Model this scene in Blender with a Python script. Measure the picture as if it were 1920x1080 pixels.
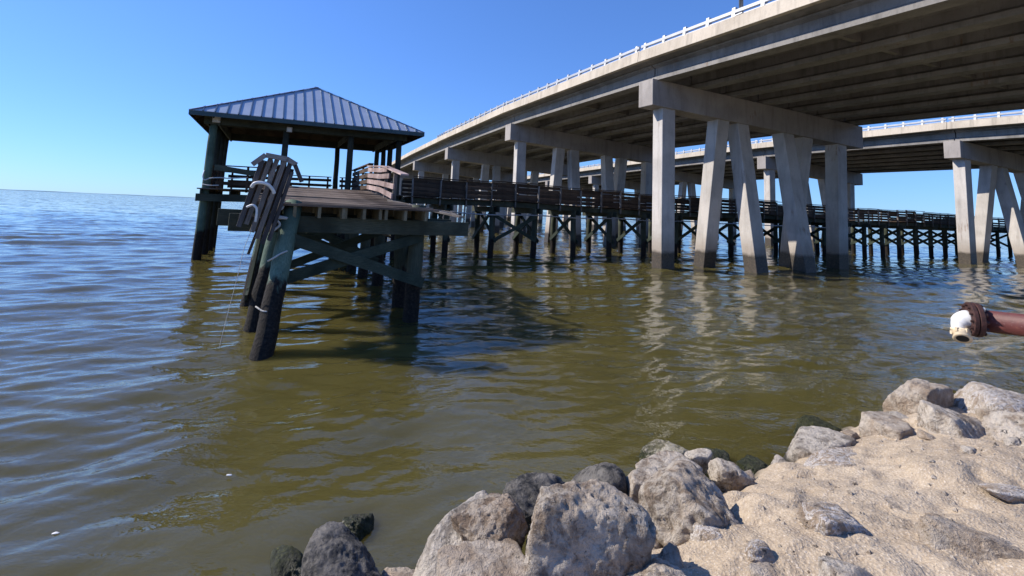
import bpy, math, random
import numpy as np
from mathutils import Vector, Matrix

# ------------------------------------------------------------------ clear
for o in list(bpy.data.objects):
    bpy.data.objects.remove(o)
scene = bpy.context.scene
col = scene.collection
R = math.radians
rnd = random.Random(7)

# ------------------------------------------------------------------ camera
EYE = Vector((0.0, 0.0, 2.2))
PITCH, ROLL, FOCAL_PX = 0.1067, 0.0427, 874.0
cd = bpy.data.cameras.new('camera')
cam = bpy.data.objects.new('camera', cd)
col.objects.link(cam)
f_ = Vector((0, math.cos(PITCH), math.sin(PITCH)))
u0 = Vector((0, -math.sin(PITCH), math.cos(PITCH)))
r0 = Vector((1, 0, 0))
rr = r0 * math.cos(ROLL) + u0 * math.sin(ROLL)
uu = u0 * math.cos(ROLL) - r0 * math.sin(ROLL)
m = Matrix((rr, uu, -f_)).transposed().to_4x4()
m.translation = EYE
cam.matrix_world = m
cd.sensor_width = 36.0
cd.lens = FOCAL_PX / 1920 * 36
cd.shift_y = (302.4 - 540) / 1920
cd.clip_start = 0.05
cd.clip_end = 40000
scene.camera = cam

# ------------------------------------------------------------------ sky and sun
SUN_EL = R(38)
SUN_DIR = Vector((-0.982, 0.19, 0)).normalized() * math.cos(SUN_EL) + Vector((0, 0, math.sin(SUN_EL)))
w = bpy.data.worlds.new('World')
scene.world = w
w.use_nodes = True
nt = w.node_tree
nt.nodes.clear()
sky = nt.nodes.new('ShaderNodeTexSky')
sky.sky_type = 'NISHITA'
sky.sun_disc = False
sky.sun_elevation = SUN_EL
sky.sun_rotation = math.atan2(SUN_DIR.x, SUN_DIR.y)
sky.altitude = 0
sky.air_density = 1.0
sky.dust_density = 0.1
sky.ozone_density = 3.0
bg = nt.nodes.new('ShaderNodeBackground')
bg.inputs['Strength'].default_value = 0.098
wo = nt.nodes.new('ShaderNodeOutputWorld')
gm = nt.nodes.new('ShaderNodeGamma')             # even tone curve and white balance over the whole sky
gm.inputs['Gamma'].default_value = 0.75
wb = nt.nodes.new('ShaderNodeMix')
wb.data_type = 'RGBA'
wb.blend_type = 'MULTIPLY'
wb.inputs[0].default_value = 1.0
wb.inputs[7].default_value = (0.82, 1.36, 2.42, 1)
nt.links.new(sky.outputs[0], gm.inputs[0])
nt.links.new(gm.outputs[0], wb.inputs[6])
nt.links.new(wb.outputs[2], bg.inputs[0])
nt.links.new(bg.outputs[0], wo.inputs[0])

sl = bpy.data.lights.new('sun', 'SUN')
sl.energy = 5.0
sl.angle = R(0.53)
sl.color = (1.0, 0.93, 0.82)
sun = bpy.data.objects.new('sun', sl)
col.objects.link(sun)
sun.rotation_euler = SUN_DIR.to_track_quat('Z', 'Y').to_euler()
sun.location = (-30, 4, 30)

scene.view_settings.view_transform = 'Standard'
scene.view_settings.look = 'None'
scene.view_settings.exposure = 0.28
scene.view_settings.gamma = 1.0
scene.view_settings.use_curve_mapping = False
scene.cycles.max_bounces = 6
scene.cycles.use_denoising = True

# ------------------------------------------------------------------ node helpers
class NB:
    def __init__(s, name):
        s.m = bpy.data.materials.new(name)
        s.m.use_nodes = True
        s.t = s.m.node_tree
        s.t.nodes.clear()
        s.out = s.n('ShaderNodeOutputMaterial')
        s.b = s.n('ShaderNodeBsdfPrincipled')
        s.l(s.b.outputs[0], s.out.inputs[0])
    def n(s, t, **k):
        x = s.t.nodes.new(t)
        for a, b in k.items():
            setattr(x, a, b)
        return x
    def l(s, a, b):
        s.t.links.new(a, b)
    def inp(s, sock, v):
        if hasattr(v, 'is_linked') or hasattr(v, 'links'):
            s.l(v, sock)
        else:
            sock.default_value = v
    def coord(s, kind='Object', scale=(1, 1, 1)):
        if kind == 'World':
            src = s.n('ShaderNodeNewGeometry').outputs['Position']
        else:
            src = s.n('ShaderNodeTexCoord').outputs[kind]
        mp = s.n('ShaderNodeMapping')
        mp.inputs['Scale'].default_value = scale
        s.l(src, mp.inputs['Vector'])
        return mp.outputs[0]
    def noise(s, vec, scale, detail=4, rough=.55, dist=0.0):
        x = s.n('ShaderNodeTexNoise')
        s.l(vec, x.inputs['Vector'])
        x.inputs['Scale'].default_value = scale
        x.inputs['Detail'].default_value = detail
        x.inputs['Roughness'].default_value = rough
        x.inputs['Distortion'].default_value = dist
        return x.outputs['Fac']
    def voro(s, vec, scale, feature='F1', out='Distance'):
        x = s.n('ShaderNodeTexVoronoi', feature=feature)
        s.l(vec, x.inputs['Vector'])
        x.inputs['Scale'].default_value = scale
        return x.outputs[out]
    def ramp(s, v, stops):
        x = s.n('ShaderNodeValToRGB')
        s.l(v, x.inputs[0])
        e = x.color_ramp.elements
        while len(e) < len(stops):
            e.new(0.5)
        for k, (p, c) in enumerate(stops):
            e[k].position = p
            e[k].color = (c, c, c, 1) if not isinstance(c, tuple) else (*c, 1)
        return x.outputs[0]
    def mix(s, f, a, b, mode='MIX'):
        x = s.n('ShaderNodeMix', data_type='RGBA', blend_type=mode)
        s.inp(x.inputs[0], f)
        for k, v in ((6, a), (7, b)):
            if isinstance(v, tuple):
                x.inputs[k].default_value = (*v, 1)
            else:
                s.l(v, x.inputs[k])
        return x.outputs[2]
    def math(s, op, a, b=0.0, clamp=False):
        x = s.n('ShaderNodeMath', operation=op, use_clamp=clamp)
        s.inp(x.inputs[0], a)
        s.inp(x.inputs[1], b)
        return x.outputs[0]
    def rng(s, v, a, b, c=0.0, d=1.0):
        x = s.n('ShaderNodeMapRange')
        s.l(v, x.inputs[0])
        for k, q in zip((1, 2, 3, 4), (a, b, c, d)):
            x.inputs[k].default_value = q
        return x.outputs[0]
    def worldz(s):
        g = s.n('ShaderNodeNewGeometry')
        q = s.n('ShaderNodeSeparateXYZ')
        s.l(g.outputs['Position'], q.inputs[0])
        return q.outputs[2]
    def rand(s):
        return s.n('ShaderNodeObjectInfo').outputs['Random']
    def bump(s, h, strength, dist=0.02, prev=None):
        x = s.n('ShaderNodeBump')
        x.inputs['Strength'].default_value = strength
        x.inputs['Distance'].default_value = dist
        s.l(h, x.inputs['Height'])
        if prev is not None:
            s.l(prev, x.inputs['Normal'])
        return x.outputs[0]
    def fin(s, color=None, rough=None, normal=None, metal=None, spec=None):
        if color is not None:
            if isinstance(color, tuple):
                s.b.inputs['Base Color'].default_value = (*color, 1)
            else:
                s.l(color, s.b.inputs['Base Color'])
        if rough is not None:
            s.inp(s.b.inputs['Roughness'], rough)
        if normal is not None:
            s.l(normal, s.b.inputs['Normal'])
        if metal is not None:
            s.inp(s.b.inputs['Metallic'], metal)
        if spec is not None:
            s.b.inputs['Specular IOR Level'].default_value = spec
        return s.m

def wood(name, a, b, grain=(1, 1, 1), rough=.85, var=.5, band=None):
    """weathered timber: long grain streaks, per piece tone; band = wet / fouled zone over the waterline"""
    q = NB(name)
    c = q.coord('Object', grain)
    n1 = q.noise(c, 6, 6, .65, .4)
    n2 = q.noise(q.coord('Object'), 1.6, 3)
    t = q.ramp(n1, [(.3, a), (.72, b)])
    t = q.mix(q.rng(n2, .35, .7), t, tuple(x * .62 for x in a))
    v = q.rng(q.rand(), 0, 1, 1 - var * .5, 1 + var * .5)
    hv = q.n('ShaderNodeHueSaturation')
    q.l(t, hv.inputs['Color'])
    q.l(v, hv.inputs['Value'])
    t = hv.outputs[0]
    r = rough
    h = n1
    if band:
        z = q.worldz()
        e = q.noise(q.coord('World', (3, 3, 1)), 2.2, 4)
        zz = q.math('ADD', z, q.rng(e, 0, 1, -.35, .35))
        low = q.rng(zz, band[0], band[0] + .12, 1, 0)
        foul = q.noise(q.coord('World'), 22, 4, .7)
        fc = q.ramp(foul, [(.38, (.006, .005, .0045)), (.62, (.03, .022, .017)), (.85, (.10, .075, .055))])
        t = q.mix(low, t, fc)
        r = q.rng(low, 0, 1, rough, .8)
        h = q.math('ADD', q.math('MULTIPLY', n1, .5), q.math('MULTIPLY', q.math('MULTIPLY', foul, low), 2.5))
    return q.fin(t, r, q.bump(h, .6, .02), spec=.25)

def concrete(name, a, b, stain=.5, waterline=False, board=False):
    q = NB(name)
    c = q.coord('World')
    n1 = q.noise(c, .9, 6, .65, .3)
    n2 = q.noise(c, 14, 4, .6)
    n3 = q.noise(q.coord('World', (1, 1, .10)), 3.2, 5, .65)
    n4 = q.noise(q.coord('World', (1, 1, .16)), 11, 4, .6)
    t = q.ramp(n1, [(.3, a), (.7, b)])
    blk = q.noise(c, .45, 2)
    t = q.mix(q.rng(blk, .5, .56, 0, .30), t, tuple(x * 1.22 for x in b))
    t = q.mix(q.rng(n3, .50, .70, 0, stain), t, tuple(x * .48 for x in a))
    t = q.mix(q.rng(n4, .58, .75, 0, stain * .7), t, tuple(x * .42 for x in a))
    t = q.mix(q.rng(n2, .55, .8, 0, .4), t, tuple(x * .62 for x in a))
    rs = q.math('MULTIPLY', q.rng(q.noise(c, .8, 2), .62, .7), q.rng(n4, .5, .65))
    t = q.mix(q.math('MULTIPLY', rs, .6), t, (.20, .10, .045))
    pits = q.voro(c, 9)
    t = q.mix(q.rng(pits, .03, .08, .6, 0), t, (.08, .075, .07))
    r = .85
    if waterline:
        z = q.math('ADD', q.worldz(), q.rng(q.noise(c, 3.0, 4, .7), 0, 1, -.16, .16))
        damp = q.rng(z, .9, 1.7, 1, 0)
        t = q.mix(q.math('MULTIPLY', damp, .5), t, (.21, .15, .10))
        wet = q.rng(z, .66, .84, 1, 0)
        alg = q.ramp(n2, [(.38, (.02, .016, .012)), (.62, (.065, .048, .033)), (.82, (.19, .155, .12))])
        t = q.mix(q.math('MULTIPLY', wet, .94), t, alg)
        r = q.rng(wet, 0, 1, .85, .5)
    return q.fin(t, r, q.bump(q.math('ADD', n2, q.math('MULTIPLY', n1, .6)), .35, .02))

def rock(name, a, b, pale=.5, wet=0.0, moss=0.0, tan=0.0, scale=1.0, vein=0.0):
    q = NB(name)
    c = q.coord('World')
    n0 = q.noise(c, 2.6 * scale, 7, .68, .8)
    n1 = q.noise(c, 13 * scale, 6, .72, .4)
    n2 = q.noise(c, 55 * scale, 4, .75)
    dk = tuple(x * .62 for x in a)
    t = q.ramp(n0, [(.30, dk), (.45, a), (.64, b)])
    t = q.mix(q.rng(n1, .36, .54, .42, 0), t, dk)
    lich = q.ramp(q.math('ADD', q.math('MULTIPLY', n1, .7), q.math('MULTIPLY', n0, .42)), [(.485, 0.0), (.60, 1.0)])
    t = q.mix(q.math('MULTIPLY', lich, pale), t, (.66, .59, .50))
    if tan:
        tn = q.rng(q.noise(c, 4.5 * scale, 5, .65), .45, .58, 0, tan)
        t = q.mix(tn, t, (.31, .215, .14))
    if vein:
        vn = q.math('ABSOLUTE', q.math('SUBTRACT', q.noise(q.coord('World', (1, 2.2, 1)), 4.2, 6, .7, 1.2), .5))
        t = q.mix(q.rng(vn, .0, .05, vein, 0), t, (.72, .68, .65))
    pv = q.noise(c, 26 * scale, 4, .8, .5)
    pit = q.ramp(pv, [(.30, 1.0), (.38, 0.0)])
    t = q.mix(q.math('MULTIPLY', pit, .8), t, (.035, .028, .021))
    t = q.mix(.22, t, q.ramp(n2, [(.25, (.1, .09, .08)), (.75, (.8, .77, .74))]), 'OVERLAY')
    r = .92
    if wet:
        z = q.math('ADD', q.worldz(), q.rng(n0, 0, 1, -.1, .1))
        ww = q.rng(z, wet, wet + .06, 1, 0)
        t = q.mix(q.math('MULTIPLY', ww, .86), t, (.016, .015, .012))
        r = q.rng(ww, 0, 1, .92, .38)
    if moss:
        z = q.math('ADD', q.worldz(), q.rng(n1, 0, 1, -.12, .12))
        mm = q.math('MULTIPLY', q.rng(z, moss, moss + .05, 1, 0), q.rng(n1, .3, .45))
        mc = q.ramp(n2, [(.3, (.006, .008, .002)), (.55, (.03, .034, .006)), (.78, (.14, .13, .03))])
        t = q.mix(mm, t, mc)
    h = q.math('ADD', q.math('MULTIPLY', n1, 1.3), q.math('MULTIPLY', n2, .4))
    h = q.math('SUBTRACT', h, q.math('MULTIPLY', pit, .7))
    return q.fin(t, r, q.bump(h, 1.0, .045 / scale))

def plain(name, a, b, rough=.6, metal=0.0, scale=8, bump=.15, var=0.0):
    q = NB(name)
    c = q.coord('World')
    n = q.noise(c, scale, 5, .65)
    t = q.ramp(n, [(.3, a), (.7, b)])
    return q.fin(t, rough, q.bump(n, bump, .01), metal)

M = {}
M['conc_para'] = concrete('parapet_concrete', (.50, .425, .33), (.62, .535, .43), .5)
M['conc_gird'] = concrete('shade_toned_girder_concrete', (.20, .185, .17), (.30, .28, .26), .5)  # base tone darkened to deepen the shade under the deck
M['conc_cap'] = concrete('cap_concrete', (.31, .275, .25), (.40, .36, .33), .45)  # cap tone also lowered, to put shade on the cap fronts
M['conc_pile'] = concrete('pile_concrete', (.43, .395, .36), (.56, .52, .48), .4, True)
M['alu'] = plain('rail_aluminium', (.36, .37, .39), (.47, .48, .5), .5, .25, 3, .05)
M['plank'] = wood('deck_plank_wood', (.14, .10, .074), (.30, .235, .185), (.5, 9, 9), .9, .6)
M['board'] = wood('rail_board_wood', (.058, .037, .024), (.155, .105, .072), (.5, 9, 9), .9, .6)
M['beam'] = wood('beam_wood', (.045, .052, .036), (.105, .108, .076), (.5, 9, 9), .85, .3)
M['pile'] = wood('timber_pile_wood', (.042, .05, .034), (.10, .108, .076), (9, 9, .5), .85, .3, (.75,))
M['pilegreen'] = wood('green_treated_pile_wood', (.07, .115, .085), (.17, .23, .17), (9, 9, .5), .8, .2, (.95,))
M['bracew'] = wood('brace_wood', (.03, .042, .03), (.075, .09, .066), (.5, 9, 9), .85, .3, (.45,))
M['joist'] = wood('joist_wood', (.20, .165, .10), (.36, .31, .21), (9, .5, 9), .85, .3)
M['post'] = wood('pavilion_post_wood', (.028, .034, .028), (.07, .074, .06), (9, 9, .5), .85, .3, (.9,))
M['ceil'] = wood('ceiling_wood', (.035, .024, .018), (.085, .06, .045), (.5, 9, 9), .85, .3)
M['grey'] = wood('grey_weathered_wood', (.13, .11, .095), (.34, .305, .275), (9, 9, .6), .92, .5)
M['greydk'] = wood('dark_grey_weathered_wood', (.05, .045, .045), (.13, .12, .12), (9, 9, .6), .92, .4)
M['greylt'] = wood('pale_grey_weathered_wood', (.24, .225, .21), (.42, .40, .38), (.6, 9, 9), .92, .3)
M['pink'] = wood('bleached_red_wood', (.34, .235, .205), (.60, .47, .43), (9, .6, 9), .92, .3)
M['roof'] = plain('blue_grey_roof_metal', (.34, .385, .46), (.43, .475, .55), .36, .15, 1.5, .03)
M['seam'] = plain('seam_metal_painted_shade', (.05, .09, .15), (.08, .13, .2), .4, .2, 1.5, .03)  # shadow beside the ribs painted into the seam colour
M['roofdk'] = plain('dark_teal_trim_metal', (.02, .045, .05), (.04, .075, .085), .45, .2, 3, .03)
M['white'] = plain('white_paint', (.62, .61, .58), (.8, .79, .77), .5, 0, 9, .1)
M['fix'] = plain('pale_grey_plastic', (.48, .47, .45), (.6, .59, .57), .6, 0, 9, .1)
M['rope'] = plain('dirty_white_rope', (.35, .32, .28), (.6, .57, .52), .9, 0, 60, .5)
M['black'] = plain('bore_shade_black', (.008, .008, .008), (.014, .013, .012), .8, 0, 9, .1)
M['beige'] = plain('sunbleached_brass', (.55, .42, .27), (.75, .62, .43), .55, 0, 12, .3)
M['steel'] = plain('lamp_post_metal', (.3, .31, .33), (.4, .41, .43), .45, .6, 3, .05)

# rusted maroon pipe paint
q = NB('maroon_pipe_paint')
c = q.coord('World')
n1 = q.noise(c, 9, 6, .7, .5)
n2 = q.noise(c, 38, 4, .7)
t = q.ramp(n1, [(.3, (.055, .012, .012)), (.6, (.125, .032, .028)), (.75, (.20, .07, .045))])
t = q.mix(q.rng(n2, .62, .72, 0, .7), t, (.42, .3, .28))
M['maroon'] = q.fin(t, .55, q.bump(n2, .3, .01))
M['rust'] = plain('dark_rust', (.018, .008, .007), (.085, .03, .022), .8, .1, 30, .6)

# rocks
M['r_pale'] = rock('pale_limestone', (.30, .235, .175), (.49, .415, .335), .75, tan=.25)
M['r_grey'] = rock('pitted_grey_limestone', (.22, .17, .125), (.40, .33, .26), .65, tan=.4)
M['r_brown'] = rock('brown_pitted_limestone', (.20, .14, .095), (.36, .27, .195), .45, tan=.4)
M['r_tan'] = rock('tan_sandy_limestone', (.36, .285, .215), (.5, .42, .34), .4, tan=.5)
M['r_wet'] = rock('dark_wet_limestone', (.035, .034, .034), (.10, .097, .098), .22, wet=.12)
M['r_wetpale'] = rock('shore_limestone_with_wet_foot', (.29, .245, .2), (.45, .395, .335), .7, wet=.07)
M['r_moss'] = rock('mossy_limestone', (.20, .175, .10), (.46, .40, .25), .5, wet=.0, moss=.11)
M['r_mossdk'] = rock('dark_mossy_stone', (.018, .02, .014), (.06, .058, .045), .15, wet=.1, moss=.4)
M['r_white'] = rock('white_veined_limestone', (.33, .25, .18), (.46, .37, .29), .55, tan=.6, scale=.8, vein=.9)

# sandy grout of the bank
q = NB('sandy_grout')
c = q.coord('World')
n0 = q.noise(c, 1.5, 6, .65, .4)
n1 = q.noise(c, 30, 5, .7)
n2 = q.noise(c, 95, 3, .7)
gr = q.voro(c, 60)
t = q.ramp(n0, [(.3, (.34, .262, .18)), (.5, (.44, .345, .24)), (.7, (.51, .41, .295))])
t = q.mix(q.rng(n1, .36, .56, .5, 0), t, (.27, .195, .135))
t = q.mix(q.rng(n1, .54, .70, 0, .5), t, (.55, .46, .37))
t = q.mix(q.rng(n2, .56, .70, 0, .75), t, (.74, .66, .57))
t = q.mix(q.rng(n2, .28, .40, .5, 0), t, (.2, .145, .1))
hole = q.ramp(q.noise(c, 7, 3, .6), [(.265, 1.0), (.285, 0.0)])
t = q.mix(q.math('MULTIPLY', hole, .85), t, (.04, .03, .022))
z = q.math('ADD', q.worldz(), q.rng(n0, 0, 1, -.08, .08))
wet = q.rng(z, .06, .16, 1, 0)
t = q.mix(q.math('MULTIPLY', wet, .85), t, (.03, .03, .018))
h = q.math('ADD', q.math('MULTIPLY', n1, 1.2), q.math('MULTIPLY', q.math('MULTIPLY', gr, n2), 1.2))
h = q.math('SUBTRACT', h, q.math('MULTIPLY', hole, 1.0))
M['sand'] = q.fin(t, .94, q.bump(h, .6, .022))

# water: murky olive body colour under a rippled surface
q = NB('murky_bay_water')
c1 = q.coord('World', (1.0, 1.35, 1))
n1 = q.noise(c1, 1.5, 5, .58, .3)
n2 = q.noise(c1, 6.5, 3, .6, .2)
mur = q.noise(q.coord('World'), .35, 3)
t = q.ramp(mur, [(.3, (.070, .059, .017)), (.7, (.094, .080, .025))])
h = q.math('ADD', q.math('MULTIPLY', n1, 1.0), q.math('MULTIPLY', n2, .26))
bn = q.bump(h, .25, .09)
# farther out than single ripples can be told apart: the same ripples as a field of slopes
def slopes(scale, k):
    x = q.n('ShaderNodeTexNoise')
    q.l(c1, x.inputs['Vector'])
    x.inputs['Scale'].default_value = scale
    x.inputs['Detail'].default_value = 3
    a = q.n('ShaderNodeVectorMath', operation='SUBTRACT')
    q.l(x.outputs['Color'], a.inputs[0])
    a.inputs[1].default_value = (.5, .5, .5)
    b = q.n('ShaderNodeVectorMath', operation='MULTIPLY')
    q.l(a.outputs[0], b.inputs[0])
    b.inputs[1].default_value = (k, k, 0)
    return b.outputs[0]
def vadd(a, b):
    x = q.n('ShaderNodeVectorMath', operation='ADD')
    q.l(a, x.inputs[0])
    q.l(b, x.inputs[1])
    return x.outputs[0]
geo = q.n('ShaderNodeNewGeometry')
ln = q.n('ShaderNodeVectorMath', operation='LENGTH')
q.l(geo.outputs['Position'], ln.inputs[0])
sc = q.n('ShaderNodeVectorMath', operation='SCALE')
q.l(vadd(slopes(.33, .55), slopes(1.4, .75)), sc.inputs[0])
q.l(q.rng(ln.outputs['Value'], 9, 160, 0, 2.0), sc.inputs['Scale'])
nn = q.n('ShaderNodeVectorMath', operation='NORMALIZE')
q.l(vadd(bn, sc.outputs[0]), nn.inputs[0])
M['water'] = q.fin(t, .04, nn.outputs[0])
q.b.inputs['IOR'].default_value = 1.48
q.b.subsurface_method = 'BURLEY'
q.b.inputs['Subsurface Weight'].default_value = 1.0
q.b.inputs['Subsurface Radius'].default_value = (1.0, .9, .5)
q.b.inputs['Subsurface Scale'].default_value = .5
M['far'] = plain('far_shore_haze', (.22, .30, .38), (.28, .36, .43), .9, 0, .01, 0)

# ------------------------------------------------------------------ mesh helpers
class MB:
    def __init__(s, off=(0, 0, 0)):
        s.v, s.f, s.o = [], [], Vector(off)
    def add(s, vs, fs):
        k = len(s.v)
        s.v += [tuple(Vector(p) - s.o) for p in vs]
        s.f += [tuple(i + k for i in f) for f in fs]
        return s
    def loft(s, A, B):
        n = len(A)
        fs = [tuple(range(n - 1, -1, -1)), tuple(range(n, 2 * n))]
        for i in range(n):
            j = (i + 1) % n
            fs.append((i, j, n + j, n + i))
        return s.add(list(A) + list(B), fs)
    def box(s, c, d, rot=None):
        c = Vector(c)
        P = []
        for z in (-1, 1):
            for x, y in ((-1, -1), (1, -1), (1, 1), (-1, 1)):
                p = Vector((x * d[0] / 2, y * d[1] / 2, z * d[2] / 2))
                if rot is not None:
                    p = rot @ p
                P.append(c + p)
        return s.loft(P[:4], P[4:])
    def beam(s, p0, p1, w, h, up=(0, 0, 1)):
        p0, p1 = Vector(p0), Vector(p1)
        d = (p1 - p0).normalized()
        x = d.cross(Vector(up))
        if x.length < 1e-5:
            x = Vector((1, 0, 0))
        x.normalize()
        y = x.cross(d)
        pr = [x * a * w / 2 + y * b * h / 2 for a, b in ((-1, -1), (1, -1), (1, 1), (-1, 1))]
        return s.loft([p0 + q for q in pr], [p1 + q for q in pr])
    def tube(s, pts, rad, n=10, cap=True):
        pts = [Vector(p) for p in pts]
        if not isinstance(rad, (list, tuple)):
            rad = [rad] * len(pts)
        vs, fs = [], []
        ref = None
        for i, p in enumerate(pts):
            d = (pts[min(i + 1, len(pts) - 1)] - pts[max(i - 1, 0)]).normalized()
            if ref is None:
                a = Vector((0, 0, 1)) if abs(d.z) < .9 else Vector((1, 0, 0))
                ref = d.cross(a).normalized()
            ref = (ref - d * ref.dot(d)).normalized()
            b = d.cross(ref)
            for k in range(n):
                t = 2 * math.pi * k / n
                vs.append(p + (ref * math.cos(t) + b * math.sin(t)) * rad[i])
        for i in range(len(pts) - 1):
            for k in range(n):
                j = (k + 1) % n
                fs.append((i * n + k, i * n + j, (i + 1) * n + j, (i + 1) * n + k))
        if cap:
            fs.append(tuple(range(n - 1, -1, -1)))
            fs.append(tuple((len(pts) - 1) * n + k for k in range(n)))
        return s.add(vs, fs)
    def mesh(s, name, mat, smooth=False):
        me = bpy.data.meshes.new(name)
        me.from_pydata(s.v, [], s.f)
        me.update()
        if mat:
            me.materials.append(M[mat] if isinstance(mat, str) else mat)
        if smooth:
            me.shade_smooth()
        return me
    def build(s, name, mat, parent=None, smooth=False, bevel=0):
        return put(name, s.mesh(name, mat, smooth), parent, bevel=bevel)

def put(name, me, parent=None, loc=(0, 0, 0), rot=None, bevel=0):
    o = bpy.data.objects.new(name, me)
    col.objects.link(o)
    if parent:
        o.parent = parent
    o.location = loc
    if rot is not None:
        o.rotation_euler = rot
    if bevel:
        b = o.modifiers.new('edge', 'BEVEL')
        b.width = bevel
        b.segments = 2
        b.limit_method = 'ANGLE'
    return o

def tag(o, label, cat=None, group=None, kind=None):
    o['label'] = label
    if cat:
        o['category'] = cat
    if group:
        o['group'] = group
    if kind:
        o['kind'] = kind
    return o

def thing(name, label, cat, loc, rotz=0, group=None):
    o = bpy.data.objects.new(name, None)
    o.empty_display_size = .3
    col.objects.link(o)
    o.location = loc
    o.rotation_euler = (0, 0, rotz)
    return tag(o, label, cat, group)

# ------------------------------------------------------------------ numeric noise
def hash3(i, j, k, seed):
    h = (i * 374761393 + j * 668265263 + k * 2147483647 * 3 + seed * 974634541) & 0xFFFFFFFF
    h = ((h ^ (h >> 13)) * 1274126177) & 0xFFFFFFFF
    h = ((h ^ (h >> 16)) * 2246822519) & 0xFFFFFFFF
    return ((h ^ (h >> 15)) & 0xFFFFFF) / float(0xFFFFFF)

def vnoise(p, seed=0):
    p = np.asarray(p, float)
    f = np.floor(p)
    i = f.astype(np.int64)
    t = p - f
    t = t * t * t * (t * (t * 6 - 15) + 10)
    r = 0
    for a in (0, 1):
        for b in (0, 1):
            for c in (0, 1):
                wgt = (t[:, 0] if a else 1 - t[:, 0]) * (t[:, 1] if b else 1 - t[:, 1]) * (t[:, 2] if c else 1 - t[:, 2])
                r = r + wgt * hash3(i[:, 0] + a, i[:, 1] + b, i[:, 2] + c, seed)
    return r * 2 - 1

def fbm(p, oct=4, seed=0, gain=.5):
    a, s, r = 1.0, 1.0, 0
    for k in range(oct):
        r = r + a * vnoise(p * s, seed + k * 17)
        a *= gain
        s *= 2.03
    return r

# ================================================================== SETTING
# ---- shoreline: the bank edge runs through (2, 3.85) along (.83, .55)
def shore_s(x, y):
    a = (x - 2) * .83 + (y - 3.85) * .55
    return (x - 2) * .55 - (y - 3.85) * .83 - .30 * np.maximum(0, a - 1.8) ** 1.5

def ground_z(x, y):
    s = shore_s(x, y)
    z = np.interp(s, [-6, -1.6, -.7, 0, .35, .8, 1.3, 2.2, 4, 9, 30], [-2.6, -1.0, -.35, .18, .36, .49, .57, .66, .8, 1.1, 1.5])
    P = np.stack([x, y, np.zeros_like(x)], 1)
    z = z + fbm(P * 1.1, 4, 3) * .055 * np.clip((s + .6) / 1.0, 0.3, 1)
    z = z + np.abs(fbm(P * 3.1, 3, 9)) * .03
    z = z + fbm(P * 9, 4, 5) * .012 + np.clip(fbm(P * 2.3, 3, 21) - .25, 0, 1) * .07
    return z

def grid_mesh(name, X, Y, Z, mat, smooth=True):
    n, m_ = X.shape
    co = np.stack([X, Y, Z], -1).reshape(-1, 3)
    idx = np.arange(n * m_).reshape(n, m_)
    q_ = np.stack([idx[:-1, :-1], idx[:-1, 1:], idx[1:, 1:], idx[1:, :-1]], -1).reshape(-1, 4)
    me = bpy.data.meshes.new(name)
    me.vertices.add(len(co))
    me.vertices.foreach_set('co', co.ravel())
    me.loops.add(q_.size)
    me.loops.foreach_set('vertex_index', q_.ravel().astype(np.int32))
    me.polygons.add(len(q_))
    me.polygons.foreach_set('loop_start', np.arange(0, q_.size, 4, dtype=np.int32))
    me.polygons.foreach_set('loop_total', np.full(len(q_), 4, dtype=np.int32))
    me.update(calc_edges=True)
    me.validate()
    me.materials.append(M[mat])
    if smooth:
        me.shade_smooth()
    return me

def shore():
    # grid in shore coordinates: a along the edge, s inland
    a = np.concatenate([np.linspace(-30, -4, 40)[:-1], np.linspace(-4, 6, 420), np.linspace(6, 40, 50)[1:]])
    s = np.concatenate([np.linspace(-6, -1, 30)[:-1], np.linspace(-1, 3, 240), np.linspace(3, 40, 50)[1:]])
    A, S = np.meshgrid(a, s)
    X = 2 + A * .83 + S * .55
    Y = 3.85 + A * .55 - S * .83
    Z = ground_z(X.ravel(), Y.ravel()).reshape(X.shape)
    o = put('sandy_bank', grid_mesh('sandy_bank', X, Y, Z, 'sand'))
    tag(o, 'sandy grouted bank sloping down to the water', kind='structure')

def water():
    wr = np.random.RandomState(4)
    # fan of cells, fine near the shore and coarse far out
    ang = np.concatenate([np.linspace(-math.pi, R(-66), 26)[:-1], np.linspace(R(-66), R(62), 760), np.linspace(R(62), math.pi, 26)[1:]])
    rad = np.concatenate([[0.02], np.exp(np.linspace(math.log(1.6), math.log(75), 860)), np.exp(np.linspace(math.log(78), math.log(22000), 70))])
    Rr, An = np.meshgrid(rad, ang)
    X = Rr * np.sin(An)
    Y = Rr * np.cos(An)
    Z = np.zeros_like(X)
    s = -shore_s(X, Y)
    s = np.where(Rr > 60, 60, s)
    calm = np.clip((s + .1) / 3.5, .22, 1)
    P = np.stack([X.ravel() * .09, Y.ravel() * .09, np.zeros(X.size)], 1)
    patch = .75 + .45 * vnoise(P, 31).reshape(X.shape)
    cell = Rr * .0055
    for k in range(46):
        lam = math.exp(wr.uniform(math.log(.22), math.log(3.2)))
        th = R(-66) + wr.normal() * .42       # travel heading: towards the shore
        kk = 2 * math.pi / lam
        amp = .0063 * lam ** .66 * (.5 + wr.rand())
        ph = wr.rand() * 6.283
        keep = np.clip((lam / np.maximum(cell, 1e-4) - 3) / 4, 0, 1)
        arg = kk * (X * math.cos(th) + Y * math.sin(th)) + ph
        wv = np.sin(arg)
        Z += amp * keep * (wv + .25 * np.cos(2 * arg)) * (calm if lam < 1.2 else np.clip(calm + .1, 0, 1))
    Z *= patch * .8
    o = put('water', grid_mesh('water', X, Y, Z, 'water'))
    tag(o, 'murky olive bay water reaching to the horizon', kind='structure')

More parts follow.
